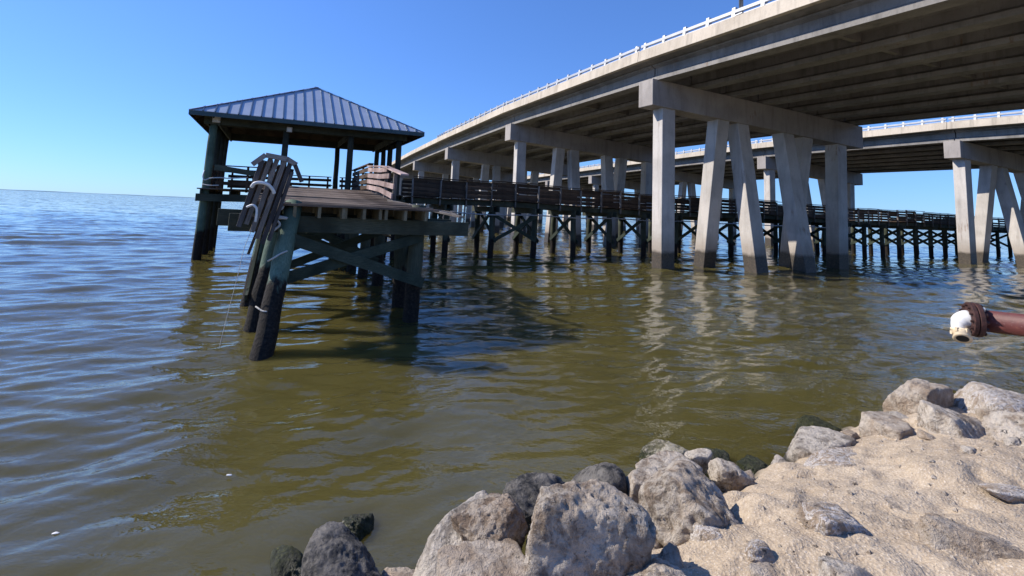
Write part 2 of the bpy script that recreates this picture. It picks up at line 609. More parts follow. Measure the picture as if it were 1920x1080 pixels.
def far_shore():
    mb = MB()
    n = 160
    for k in range(n):
        pass
    A, B = [], []
    r = np.random.RandomState(3)
    hs = 2.0 + 3 * np.abs(vnoise(np.stack([np.arange(n + 1) * .31, np.zeros(n + 1), np.zeros(n + 1)], 1), 2))
    vs, fs = [], []
    for k in range(n + 1):
        a = R(-75 + 150 * k / n)
        for rad, z in ((7200, -1), (7200, hs[k]), (7400, hs[k] * 1.1), (7400, -1)):
            vs.append((rad * math.sin(a), rad * math.cos(a), z))
    for k in range(n):
        for j in range(3):
            fs.append((k * 4 + j, (k + 1) * 4 + j, (k + 1) * 4 + j + 1, k * 4 + j + 1))
    mb.add(vs, fs)
    tag(mb.build('far_shore', 'far'), 'thin low line of land on the horizon', kind='structure')

water()
shore()
far_shore()

# ================================================================== HIGHWAY BRIDGES
BO = Vector((6.024, 19.93, 0))
BTH = 0.4549
SKEW = -0.1139
SPAN = 14.156
CAPW, CAPL, ZB, ZT = 0.9, 13.3, 7.08, 8.265
CROSS = 0.0603
def prof(u):
    return .152 - .0009 * (u - 13) ** 2 if u < 30 else -.108 - .012 * (u - 30)
def bend(u):
    t = max(0, u - 18)
    return t * t / (2 * 620), -t / 620          # offset to the right, heading change
def bpt(u, v, z):
    c_, a = bend(u)
    ang = SKEW + a
    return Vector((c_ + v * math.cos(ang), u + v * math.sin(ang), z + prof(u) - CROSS * v))

def girder_mesh():
    fl, wb, tf, H = .30, .085, .27, .77
    pr = [(-fl, 0), (fl, 0), (fl, .17), (wb, .30), (wb, .62), (tf, .70), (tf, H), (-tf, H), (-tf, .70), (-wb, .62), (-wb, .30), (-fl, .17)]
    mb = MB()
    mb.loft([(x, 0, z) for x, z in pr], [(x, SPAN - .05, z) for x, z in pr])
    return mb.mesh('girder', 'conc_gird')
G_ME = girder_mesh()
def postbox(w_, d_, h_):
    mb = MB()
    mb.loft([(-w_ / 2, -d_ / 2, 0), (w_ / 2, -d_ / 2, 0), (w_ / 2, d_ / 2, 0), (-w_ / 2, d_ / 2, 0)],
            [(-w_ / 2 * .55, -d_ / 2, h_), (w_ / 2 * .8, -d_ / 2, h_), (w_ / 2 * .8, d_ / 2, h_), (-w_ / 2 * .55, d_ / 2, h_)])
    return mb.mesh('rail_post', 'alu')
RP_ME = postbox(.2, .13, .35)
GV = [.55 + 2.03 * k for k in range(7)]
PILES = [((.45, 1.0), (.45, 1.0)), ((.45, 4.1), (1.25, 4.05)), ((.45, 5.25), (-.75, 4.9)), ((.45, 8.15), (-.9, 7.6)),
         ((.45, 9.5), (1.2, 9.4)), ((.45, 11.9), (.45, 11.75))]

def bridge(label, origin, i0, i1, rail_to):
    t = thing('highway_bridge', label, 'bridge', origin, BTH)
    for i in range(i0, i1 + 1):                       # bents
        u = i * SPAN
        cap = MB()
        A = [bpt(u + a, 0, z) for a, z in ((0, ZB), (CAPW, ZB), (CAPW, ZT), (0, ZT))]
        B = [bpt(u + a, CAPL, z) for a, z in ((0, ZB), (CAPW, ZB), (CAPW, ZT), (0, ZT))]
        cap.loft(A, B)
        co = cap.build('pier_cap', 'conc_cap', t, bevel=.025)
        for (tu, tv), (fu, fv) in PILES:
            p1 = bpt(u + tu, tv, ZB + .06)
            p0 = bpt(u + fu, fv, 0)
            p0.z = 0
            d = (p1 - p0) / (p1.z - p0.z)
            p0 = p0 - d * 1.6
            hw = .345
            ax = bpt(u, 1, 0) - bpt(u, 0, 0)
            ax.z = 0
            ax.normalize()
            ay = Vector((-ax.y, ax.x, 0))
            pr = [ax * a * hw + ay * b * hw for a, b in ((-1, -1), (1, -1), (1, 1), (-1, 1))]
            pm = MB()
            pm.loft([p0 + q_ for q_ in pr], [p1 + q_ for q_ in pr])
            pm.build('pile', 'conc_pile', co, bevel=.03)
    for i in range(i0, i1):                           # spans
        ua, ub = i * SPAN + CAPW / 2, (i + 1) * SPAN + CAPW / 2
        for gv in GV:
            a, b = bpt(ua, gv, ZT), bpt(ub, gv, ZT)
            d = (b - a).normalized()
            x = d.cross(Vector((0, 0, 1))).normalized()
            z = x.cross(d)
            o = put('girder', G_ME, t)
            mm = Matrix((x, d, z)).transposed().to_4x4()
            mm.translation = a + d * .025
            o.matrix_local = mm
        # intermediate diaphragms between girders (the near spans, where they can be made out)
        if i <= 2:
            um = (ua + ub) / 2
            for k in range(6):
                a, b = bpt(um, GV[k] + .09, ZT + .52), bpt(um, GV[k + 1] - .09, ZT + .52)
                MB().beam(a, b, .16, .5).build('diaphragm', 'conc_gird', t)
        zs = ZT + .775
        def sect(u, pts):
            return [bpt(u, v, z) for v, z in pts]
        slab = [(-.24, zs), (13.72, zs), (13.72, zs + .2), (-.24, zs + .2)]
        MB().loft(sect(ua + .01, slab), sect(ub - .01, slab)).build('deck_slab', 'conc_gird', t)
        pl = [(-.44, zs - .03), (-.244, zs - .03), (-.244, zs + .204), (-.02, zs + .204), (-.08, zs + .46), (-.40, zs + .46)]
        MB().loft(sect(ua + .01, pl), sect(ub - .01, pl)).build('parapet', 'conc_para', t, bevel=.012)
        pr_ = [(13.95, zs - .03), (13.724, zs - .03), (13.724, zs + .204), (13.5, zs + .204), (13.56, zs + .46), (13.9, zs + .46)][::-1]
        MB().loft(sect(ua + .01, pr_), sect(ub - .01, pr_)).build('parapet', 'conc_para', t)
        # metal railing on the parapet
        if i < rail_to:
            zr = zs + .46
            n = 12
            rail = MB()
            for z0_, z1_, ww in ((.15, .28, .09), (.03, .08, .06)):
                rp = [(-.28 - ww / 2, zr + z0_), (-.28 + ww / 2, zr + z0_), (-.28 + ww / 2, zr + z1_), (-.28 - ww / 2, zr + z1_)]
                rail.loft(sect(ua + .06, rp), sect(ub - .06, rp))
            ro = rail.build('railing', 'alu', t, bevel=.015)
            for k in range(n + 1):
                uk = ua + .28 + (SPAN - .56) * k / n
                p = bpt(uk, -.24, zr)
                put('rail_post', RP_ME, ro, p, (0, 0, bend(uk)[1]))
        elif i == rail_to:
            zr = zs + .46
            for k in range(4):
                MB().box(bpt(ua + .4 + k * .7, -.24, zr + .16), (.14, .16, .32)).build('rail_end_post', 'alu', t)
    return t

bridge('sunlit concrete highway bridge in front, over the leaning pavilion', BO, -1, 12, 2)
vb = Vector((math.cos(BTH + SKEW), math.sin(BTH + SKEW), 0))
ub_ = Vector((-math.sin(BTH), math.cos(BTH), 0))
bridge('second concrete highway bridge running parallel behind the front one', BO + vb * 26.82 + ub_ * 2.43, -2, 10, 11)

# street lamp on the bridge parapet
def bworld(p):
    return BO + Matrix.Rotation(BTH, 3, 'Z') @ p
lp = bworld(bpt(-4.6, -.22, ZT + .775 + .46))
t = thing('street_lamp', 'thin metal lamp pole standing on the bridge parapet', 'street lamp', lp, BTH)
MB().tube([(0, 0, 0), (0, 0, 8.5)], [.075, .05], 10).build('pole', 'steel', t, True)
MB().box((0, 0, .02), (.3, .3, .04)).build('base_plate', 'steel', t)
ar = MB().tube([(0, 0, 8.3), (.6, 0, 8.8), (2.0, 0, 9.0)], .035, 8).build('arm', 'steel', t, True)
MB().loft([(1.9, -.14, 8.95), (2.6, -.14, 8.97), (2.6, .14, 8.97), (1.9, .14, 8.95)], [(1.95, -.08, 9.1), (2.5, -.08, 9.08), (2.5, .08, 9.08), (1.95, .08, 9.1)]).build('lamp_head', 'steel', t)

# ================================================================== TIMBER STRUCTURES
TTH = .465
def tw(v, u, z=0.0):
    return Vector((BO.x + v * math.cos(TTH) - u * math.sin(TTH), BO.y + v * math.sin(TTH) + u * math.cos(TTH), z))

def pile_tube(p0, p1, r0_, r1_, seed=0, n=12, k=7):
    g = random.Random(seed)
    p0, p1 = Vector(p0), Vector(p1)
    pts, rs = [], []
    for i in range(k):
        t_ = i / (k - 1)
        pts.append(p0.lerp(p1, t_) + Vector((g.uniform(-.012, .012), g.uniform(-.012, .012), 0)))
        rs.append((r0_ + (r1_ - r0_) * t_) * g.uniform(.95, 1.05))
    return MB().tube(pts, rs, n)

def plank_variants(L, W_, T_, mat, axis='x', n=5, seed=1, name='plank'):
    g = random.Random(seed)
    out = []
    for k in range(n):
        mb = MB()
        e0, e1 = g.uniform(-.03, .03), g.uniform(-.03, .03)
        cup = g.uniform(-.006, .006)
        A = [(-L / 2 + e0, -W_ / 2, -T_ / 2), (-L / 2 + e0 * .5, W_ / 2, -T_ / 2 + cup), (-L / 2 + e0 * .5, W_ / 2, T_ / 2 + cup), (-L / 2 + e0, -W_ / 2, T_ / 2)]
        B = [(L / 2 + e1, -W_ / 2, -T_ / 2 - cup), (L / 2 + e1, W_ / 2, -T_ / 2), (L / 2 + e1, W_ / 2, T_ / 2), (L / 2 + e1, -W_ / 2, T_ / 2 - cup)]
        if axis == 'y':
            A = [(-p[1], p[0], p[2]) for p in A]
            B = [(-p[1], p[0], p[2]) for p in B]
        mb.loft(A, B)
        out.append(mb.mesh(name, mat))
    return out

# ---------------------------------------------------------------- boardwalk under the bridges
def boardwalk():
    th = TTH - .040
    v0 = -9.0
    base = tw(v0, 5.25)
    t = thing('boardwalk', 'long dark timber boardwalk on pile bents passing under both bridges', 'boardwalk', base, th)
    L = 56.0
    wd = 2.3
    ZD = 2.62
    g = random.Random(11)
    def kink(x):
        return .05 * math.sin(x * .35) + .03 * math.sin(x * 1.1 + 2)
    # bents
    nb = 25
    for k in range(nb):
        x = 1.7 + k * 2.27
        pl = []
        for y in (.15, wd - .15):
            a = Vector((x + g.uniform(-.06, .06), y + g.uniform(-.05, .05), -1.4))
            b = Vector((x + g.uniform(-.05, .05), y, 2.2))
            pile_tube(a, b, .15, .135, k * 3 + int(y)).build('pile', 'pile', t, True)
        MB().beam((x - .16, -.25, 2.25), (x - .16, wd + .25, 2.25), .07, .26).build('cap_beam', 'beam', t)
        MB().beam((x + .16, -.25, 2.25), (x + .16, wd + .25, 2.25), .07, .26).build('cap_beam', 'beam', t)
        z1, z2 = 2.05, .75
        MB().beam((x - .18, .05, z1), (x - .18, wd - .05, z2), .05, .18).build('brace', 'bracew', t)
        MB().beam((x + .18, .05, z2), (x + .18, wd - .05, z1), .05, .18).build('brace', 'bracew', t)
        # longitudinal sway braces on the front row in the near bays
        if k == 1:
            MB().beam((x, -.03, 2.0), (x + 2.27, -.03, .8), .05, .16).build('brace', 'bracew', t)
            MB().beam((x, -.10, .8), (x + 2.27, -.10, 2.0), .05, .16).build('brace', 'bracew', t)
    # stringers, one length per two bays
    k = 0
    x = 0.0
    while x < L - .1:
        x2 = min(L, x + 4.54)
        for y in (.06, .8, 1.5, wd - .06):
            MB().beam((x + .01, y, ZD - .02 - .14 + kink(x)), (x2 - .01, y, ZD - .02 - .14 + kink(x2)), .06, .24).build('stringer', 'beam', t)
        x = x2
    # planks
    pv = plank_variants(.185, wd + .3, .038, 'board', 'x', 5, 3)
    n = int(L / .195)
    for k in range(n):
        x = .1 + k * .195
        put('plank', pv[g.randrange(5)], t, (x, wd / 2 + g.uniform(-.03, .03), ZD + kink(x) + g.uniform(-.003, .003)), (g.uniform(-.01, .01), 0, g.uniform(-.01, .01)))
    # railings
    bayL = 1.25
    bv = plank_variants(bayL - .008, .035, .145, 'board', 'x', 5, 5, 'rail_board')
    cv = plank_variants(bayL - .008, .15, .036, 'board', 'x', 4, 6, 'cap_rail')
    pm = MB().box((0, 0, .5), (.06, .09, 1.12)).mesh('rail_post', 'grey')
    for side, y in ((0, -.05), (1, wd + .05)):
        nb_ = int(L / bayL)
        for k in range(nb_ + 1):
            x = .05 + k * bayL
            put('rail_post', pm, t, (x, y, ZD - .25 + kink(x)), (g.uniform(-.02, .02), g.uniform(-.025, .025), 0))
        for k in range(nb_):
            x = .05 + (k + .5) * bayL
            z = ZD + kink(x)
            tilt = g.uniform(-.012, .012)
            yo = .055 if side else -.055
            for j in range(4):
                if g.random() < .05:
                    continue
                zz = z + .17 + j * .2 + g.uniform(-.012, .012)
                put('rail_board', bv[g.randrange(5)], t, (x, y + (-yo), zz), (g.uniform(-.02, .02), tilt + g.uniform(-.012, .012), 0))
            put('cap_rail', cv[g.randrange(4)], t, (x, y, z + .895), (g.uniform(-.03, .03), tilt, 0))
    # conduit pipe slung under the deck
    pts = [(x, -.36, 2.02 + .03 * math.sin(x * 1.3)) for x in np.linspace(0, 30, 40)]
    MB().tube(pts, .03, 7).build('conduit', 'steel', t, True)

boardwalk()

# ---------------------------------------------------------------- pavilion
def pavilion():
    VL, VR, UF, UB = -16.5, -9.6, 5.3, 10.2
    vc, uc = (VL + VR) / 2, (UF + UB) / 2
    base = tw(vc, uc)
    t = thing('pavilion', 'open timber pavilion on piles with pale blue ribbed metal hip roof', 'pavilion', base, TTH)
    t.rotation_euler = (R(.2), R(-1.0), TTH)
    off = (vc, uc, 0)
    g = random.Random(5)
    FZ = 2.62
    us = [5.3, 6.95, 8.58, 10.2]
    vs_ = [-16.5, -14.05, -11.6, -9.6]
    pts = [(v, u) for u in us for v in (VL, VR)] + [(v, u) for u in (UF, UB) for v in vs_[1:3]]
    for k, (v, u) in enumerate(pts):
        top = (v, u, 5.2)
        foot = (v + g.uniform(-.1, .05) - (.22 if v == VL else 0), u + g.uniform(-.1, .1), -1.5)
        r = .14 if (v == VL) else .13
        mb = pile_tube(foot, top, r * 1.12, r * .86, 40 + k, 14, 9)
        mb.v = [tuple(Vector(p) - Vector(off)) for p in mb.v]
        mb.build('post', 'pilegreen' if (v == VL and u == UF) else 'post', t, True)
    # inner carrying piles below the floor
    for k, (v, u) in enumerate([(v, u) for u in us[1:3] for v in vs_[1:3]]):
        mb = pile_tube((v, u, -1.5), (v, u, 2.25), .16, .14, 80 + k)
        mb.v = [tuple(Vector(p) - Vector(off)) for p in mb.v]
        mb.build('pile', 'pile', t, True)
    def B(name, mat, p0, p1, w_, h_, up=(0, 0, 1), parent=t, bevel=0):
        return MB(off).beam(p0, p1, w_, h_, up).build(name, mat, parent, bevel=bevel)
    # floor frame
    for u in us:
        for du in (-.19, .19):
            B('floor_beam', 'beam', (VL - .35, u + du, 2.3), (VR + .35, u + du, 2.3), .07, .27)
    for v in np.linspace(VL - .2, VR + .2, 9):
        B('joist', 'beam', (v, UF - .3, 2.515), (v, UB + .3, 2.515), .05, .16)
    pv = plank_variants(VR - VL + .6, .142, .036, 'plank', 'x', 5, 8)
    n = int((UB - UF + .6) / .15)
    for k in range(n):
        u = UF - .28 + k * .15
        put('plank', pv[g.randrange(5)], t, (vc - off[0], u - off[1], FZ), (0, 0, g.uniform(-.004, .004)))
    # headers (doubled) and braces
    for u in (UF, UB):
        for du in (-.18, .18):
            B('header', 'beam', (VL - .3, u + du, 5.15), (VR + .3, u + du, 5.15), .06, .3)
    for v in (VL, VR):
        for dv in (-.18, .18):
            B('header', 'beam', (v + dv, UF - .24, 5.11), (v + dv, UB + .24, 5.11), .06, .3)
    for v in vs_[1:3]:
        B('tie_beam', 'beam', (v, UF - .14, 5.16), (v, UB + .14, 5.16), .08, .24)
    # roof
    OV = .85
    EZ, AZ = 5.36, 7.45
    a = Vector((vc + .12, uc, AZ))
    OL = .66
    cs = [Vector((VL - OL, UF - OV, EZ)), Vector((VR + OV, UF - OV, EZ)), Vector((VR + OV, UB + OV, EZ)), Vector((VL - OL, UB + OV, EZ))]
    roof = MB(off)
    dn = Vector((0, 0, -.03))
    roof.add([p + dn for p in cs] + [a + dn] + [p + dn * 3.2 for p in cs] + [a + dn * 3.2],
             [(0, 1, 4), (1, 2, 4), (2, 3, 4), (3, 0, 4), (6, 5, 9), (7, 6, 9), (8, 7, 9), (5, 8, 9), (0, 5, 6, 1), (1, 6, 7, 2), (2, 7, 8, 3), (3, 8, 5, 0)])
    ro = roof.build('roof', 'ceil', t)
    for k in range(4):
        A_, B_ = cs[k], cs[(k + 1) % 4]
        e = (B_ - A_)
        L = e.length
        e = e / L
        # foot of apex on the eave line
        ta = (a - A_).dot(e)
        upv = (a - (A_ + e * ta))
        slope = upv.length
        upn = upv / slope
        nrm = e.cross(upn)
        if nrm.z < 0:
            nrm = -nrm
        cnt = int(round(L / .37))
        for i in range(cnt):
            x0, x1 = L * i / cnt, L * (i + 1) / cnt
            def hh(x):
                return slope * max(0.0, min(x / ta, (L - x) / (L - ta)))
            bot = -.05
            pts_ = [(x0, bot), (x1, bot)]
            if x0 < ta < x1:
                pts_ += [(x1, hh(x1)), (ta, slope), (x0, hh(x0))]
            else:
                pts_ += [(x1, hh(x1)), (x0, hh(x0))]
            cl = []
            for p in pts_:
                if not cl or (abs(p[0] - cl[-1][0]) + abs(p[1] - cl[-1][1])) > .02:
                    cl.append(p)
            P0 = [A_ + e * x + upn * y + nrm * .002 for x, y in cl]
            P1 = [p + nrm * .008 for p in P0]
            pan = MB(off)
            pan.loft(P0, P1)
            # raised seam along the left edge of the sheet
            h0 = hh(x0)
            if h0 > .15:
                xs = x0 + .02
                pan.beam(A_ + e * xs + upn * bot + nrm * .024, A_ + e * xs + upn * (hh(xs) - .02) + nrm * .024, .038, .05, nrm)
            po = pan.build('roof_panel', 'roof', ro)
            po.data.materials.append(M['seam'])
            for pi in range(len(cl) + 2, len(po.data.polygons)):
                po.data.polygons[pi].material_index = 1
        # hip cap
        hp = MB(off).beam(A_ + nrm * .03 + Vector((0, 0, -.01)), a + Vector((0, 0, .035)), .16, .02)
        hp.build('hip_cap', 'roof', ro)
        # fascia
        out = Vector((e.y, -e.x, 0))
        MB(off).beam(A_ + out * .02 + Vector((0, 0, -.09)) - e * .02, B_ + out * .02 + Vector((0, 0, -.09)) + e * .02, .03, .17).build('fascia', 'roofdk', ro)
        for i in range(1, 12):                       # rafters
            x = L * i / 12
            hh_ = slope * max(0.0, min(x / ta, (L - x) / (L - ta)))
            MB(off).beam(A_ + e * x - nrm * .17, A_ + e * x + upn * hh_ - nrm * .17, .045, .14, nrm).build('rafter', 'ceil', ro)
    # railings on the left, rear and right sides
    def rail(p0, p1, skip=()):
        p0, p1 = Vector(p0), Vector(p1)
        for j, z in enumerate((.22, .46, .70)):
            if j in skip:
                continue
            B('rail_board', 'board', p0 + Vector((0, 0, FZ + z)), p1 + Vector((0, 0, FZ + z + g.uniform(-.03, .03))), .036, .13)
        B('cap_rail', 'board', p0 + Vector((0, 0, FZ + .88)), p1 + Vector((0, 0, FZ + .88)), .16, .036)
        mid = (p0 + p1) / 2
        for q_ in (p0.lerp(p1, .08), mid, p0.lerp(p1, .92)):
            B('rail_post', 'board', q_ + Vector((0, 0, FZ - .1)), q_ + Vector((0, 0, FZ + .86)), .08, .08, (0, 1, 0))
    for i in range(3):
        rail((vs_[i] + .2, UB, 0), (vs_[i + 1] - .2, UB, 0))
        rail((VL, us[i] + .2, 0), (VL, us[i + 1] - .2, 0))
    rail((VL + .2, UF, 0), (vs_[1] - .2, UF, 0), (1,))
    rail((vs_[2] + .25, UF, 0), (VR - .2, UF, 0))
    # bench along the rear rail
    B('bench_seat', 'board', (vs_[1] + .2, UB - .45, FZ + .44), (vs_[2] - .2, UB - .45, FZ + .44), .36, .04)
    for v in (vs_[1] + .4, vs_[2] - .4):
        B('bench_leg', 'board', (v, UB - .45, FZ), (v, UB - .45, FZ + .42), .09, .25, (0, 1, 0))
    return t
pavilion()

# flood lights on two front posts
for (v, u, z, s_, lab) in ((-16.5, 5.03, 5.12, .26, 'pale square floodlight box at the top of the corner post'),
                           (-14.05, 5.06, 5.02, .2, 'small pale floodlight box on the middle front post')):
    o = thing('floodlight', lab, 'floodlight', tw(v, u, z), TTH)
    MB().box((0, 0, 0), (s_, .12, s_)).build('housing', 'fix', o, bevel=.02)
    MB().box((0, -.066, 0), (s_ * .75, .012, s_ * .75)).build('lens', 'white', o)

# ---------------------------------------------------------------- collapsing walkway stub in front of the pavilion
def landing():
    base = tw(-13.05, -1)
    t = thing('walkway_stub', 'broken timber walkway sagging towards the shore on leaning green piles', 'walkway', base, TTH)
    off = (-13.05, -1, 0)
    g = random.Random(23)
    VL, VR = -14.45, -11.7
    def dz(u):
        return float(np.interp(u, [-6.6, -4.8, -3.2, .6, 5], [2.17, 2.2, 2.32, 2.66, 2.66]))
    def B(name, mat, p0, p1, w_, h_, up=(0, 0, 1), bevel=0):
        return MB(off).beam(p0, p1, w_, h_, up).build(name, mat, t, bevel=bevel)
    piles = [((-14.3, -7.35), (-14.02, -6.3), .15, 2.18, 'pilegreen'), ((-14.46, -5.8), (-14.2, -5.25), .15, 2.0, 'pilegreen'), ((-14.64, -3.75), (-14.4, -3.4), .15, 2.1, 'pilegreen'),
             ((-11.75, -5.85), (-11.68, -5.75), .15, 2.24, 'pile'), ((-11.7, -4.65), (-11.7, -4.45), .16, 2.0, 'pile'), ((-11.64, -1.84), (-11.64, -1.8), .15, 2.3, 'pile'),
             ((-11.71, 0), (-11.7, 0), .15, 2.3, 'pile'), ((-11.8, 1.77), (-11.75, 1.8), .15, 2.3, 'pile'), ((-11.7, 3.6), (-11.7, 3.6), .15, 2.3, 'pile'),
             ((-14.5, -1.8), (-14.45, -1.7), .15, 2.3, 'pile'), ((-14.5, 0), (-14.5, 0), .15, 2.3, 'pile'), ((-14.5, 1.8), (-14.5, 1.8), .15, 2.3, 'pile'), ((-14.5, 3.6), (-14.5, 3.6), .15, 2.3, 'pile')]
    for k, (f0, h0, r, zt, mt) in enumerate(piles):
        p0, p1 = Vector((f0[0], f0[1], 0)), Vector((h0[0], h0[1], zt))
        d = (p1 - p0) / zt
        mb = pile_tube(p0 - d * 1.3, p1, r * 1.1, r * .92, 120 + k, 16, 10)
        mb.v = [tuple(Vector(p) - Vector(off)) for p in mb.v]
        mb.build('pile', mt, t, True)
    # near cap: two heavy boards clamped on the piles
    B('cap_beam', 'beam', (-14.95, -6.42, 1.84), (-10.72, -6.02, 1.79), .075, .28, bevel=.008)
    B('cap_beam', 'beam', (-15.15, -5.98, 1.90), (-10.95, -5.60, 1.83), .075, .28, bevel=.008)
    for u, z in ((-3.9, 1.98), (-1.8, 2.22), (0, 2.27), (1.8, 2.27), (3.6, 2.27)):
        for du in (-.2, .2):
            B('cap_beam', 'beam', (VL - .35, u + du, z), (VR + .4, u + du, z), .07, .27)
    # joists
    for v in np.linspace(VL + .08, VR - .08, 8):
        us = [-6.55, -4.8, -3.2, .6, 4.6]
        for k in range(4):
            z0_, z1_ = dz(us[k]) - .13, dz(us[k + 1]) - .13
            B('joist', 'joist' if k == 0 else 'beam', (v + g.uniform(-.02, .02), us[k] + .005, z0_), (v + g.uniform(-.02, .02), us[k + 1] - .005, z1_), .05, .19)
    for v in (-13.2, -12.6):
        B('joist', 'joist', (v, -6.5, dz(-6.5) - .13), (v, -4.9, dz(-4.9) - .13), .05, .19)
    # blocking between joists over the near cap
    js = np.linspace(VL + .08, VR - .08, 8)
    for a_, b_ in zip(js[:-1], js[1:]):
        B('blocking', 'joist', (a_ + .06, -5.72, dz(-5.7) - .13), (b_ - .06, -5.72, dz(-5.7) - .13), .04, .17)
    # deck planks
    pv = plank_variants(VR - VL + .35, .14, .036, 'plank', 'x', 6, 18)
    u = -6.5
    while u < 4.55:
        if not (-3.35 < u < -3.1 and g.random() < .5):
            sl_ = (dz(u + .07) - dz(u - .07)) / .14
            put('plank', pv[g.randrange(6)], t, ((VL + VR) / 2 + g.uniform(-.06, .06) - off[0], u - off[1], dz(u) - .016 + g.uniform(-.004, .008)), (math.atan(sl_), g.uniform(-.012, .012), g.uniform(-.02, .02)))
        u += .151
    # braces on the near bents
    B('brace', 'bracew', (-14.1, -6.62, 1.62), (-11.62, -6.06, .74), .06, .19)
    B('brace', 'bracew', (-14.05, -6.5, .95), (-11.68, -5.96, 1.62), .06, .19)
    B('brace', 'bracew', (-14.4, -4.3, 1.75), (-11.6, -4.2, .6), .05, .18)
    B('brace', 'bracew', (-14.4, -3.5, .6), (-11.6, -3.6, 1.75), .05, .18)
    for u in (-1.8, 0, 1.8, 3.6):
        B('brace', 'bracew', (VL, u - .26, 2.0), (VR, u - .26, .7), .05, .17)
        B('brace', 'bracew', (VL, u + .26, .7), (VR, u + .26, 2.0), .05, .17)
    B('brace', 'bracew', (-14.62, -5.7, .5), (-14.5, -3.5, 1.8), .05, .17)
    B('brace', 'bracew', (-11.5, -5.6, .6), (-11.5, -3.9, 1.7), .05, .17)
    # remnant of the right hand railing: four bleached boards and a cap board breaking off
    for k, u in enumerate((-3.2, -2.1, -1.0, .3)):
        B('rail_post', 'grey', (VR + .06, u, dz(u) - .2), (VR + .06, u, dz(u) + .72), .085, .06, (0, 1, 0))
    for j in range(4):
        z = .14 + j * .185
        end = (-3.35, -3.5, -2.9, -2.6)[j]
        A_ = (VR - .01, .42, dz(.4) + z)
        Bm = (VR - .01, -1.6, dz(-1.6) + z + .05)
        C_ = (VR - .03, end, dz(end) + z + (.0, .06, .12, .1)[j])
        B('rail_board', 'pink', A_, Bm, .036, .13)
        B('rail_board', 'pink', Bm, C_, .036, .13)
    B('cap_rail', 'pink', (VR + .03, .5, dz(.5) + .81), (VR + .03, -2.0, dz(-2) + .86), .17, .036)
    B('cap_rail', 'pink', (VR + .03, -2.0, dz(-2) + .86), (VR + .06, -4.15, dz(-4.1) + .70), .19, .036)
    # left side railing stub beyond the break
    for u in (.6, 2.4, 4.2):
        B('rail_post', 'board', (VL - .08, u, dz(u) - .25), (VL - .08, u, dz(u) + .9), .08, .08, (0, 1, 0))
    for j in range(3):
        B('rail_board', 'board', (VL - .04, .5, dz(.5) + .2 + j * .24), (VL - .04, 4.3, dz(4.3) + .2 + j * .24), .036, .13)
    for j in range(4):
        B('rail_board', 'board', (VR + .1, .6, dz(.6) + .14 + j * .2), (VR + .1, 4.6, dz(4.6) + .14 + j * .2), .036, .13)
    for u in (.7, 2.4, 4.4):
        B('rail_post', 'board', (VR + .14, u, dz(u) - .25), (VR + .14, u, dz(u) + .9), .06, .08, (0, 1, 0))
    B('cap_rail', 'board', (VR + .1, .6, dz(.6) + .9), (VR + .1, 4.6, dz(4.6) + .9), .15, .036)
landing()

# loose planks lying over the right end of the near cap
LP_ = [((-11.75, -3.2, 2.34), (-10.75, -5.7, 2.03), 'grey plank fallen across the right end of the cap beam'),
       ((-11.6, -2.6, 2.3), (-10.55, -4.9, 2.06), 'grey plank slipping off the deck behind the right pile head'),
       ((-11.5, -2.0, 2.26), (-10.3, -4.0, 2.1), 'grey plank hanging lowest beside the walkway, next to the far bents'),
       ((-12.1, -5.2, 1.55), (-13.1, -4.9, 2.0), 'short loose plank dangling under the sagging deck')]
for p0, p1, lab in LP_:
    a_, b_ = tw(*p0), tw(*p1)
    mid = (a_ + b_) / 2
    mb = MB(mid)
    mb.beam(a_, b_, .14, .036)
    o = mb.build('loose_plank', 'grey')
    o.location = mid
    tag(o, lab, 'plank', 'loose planks at the broken walkway')

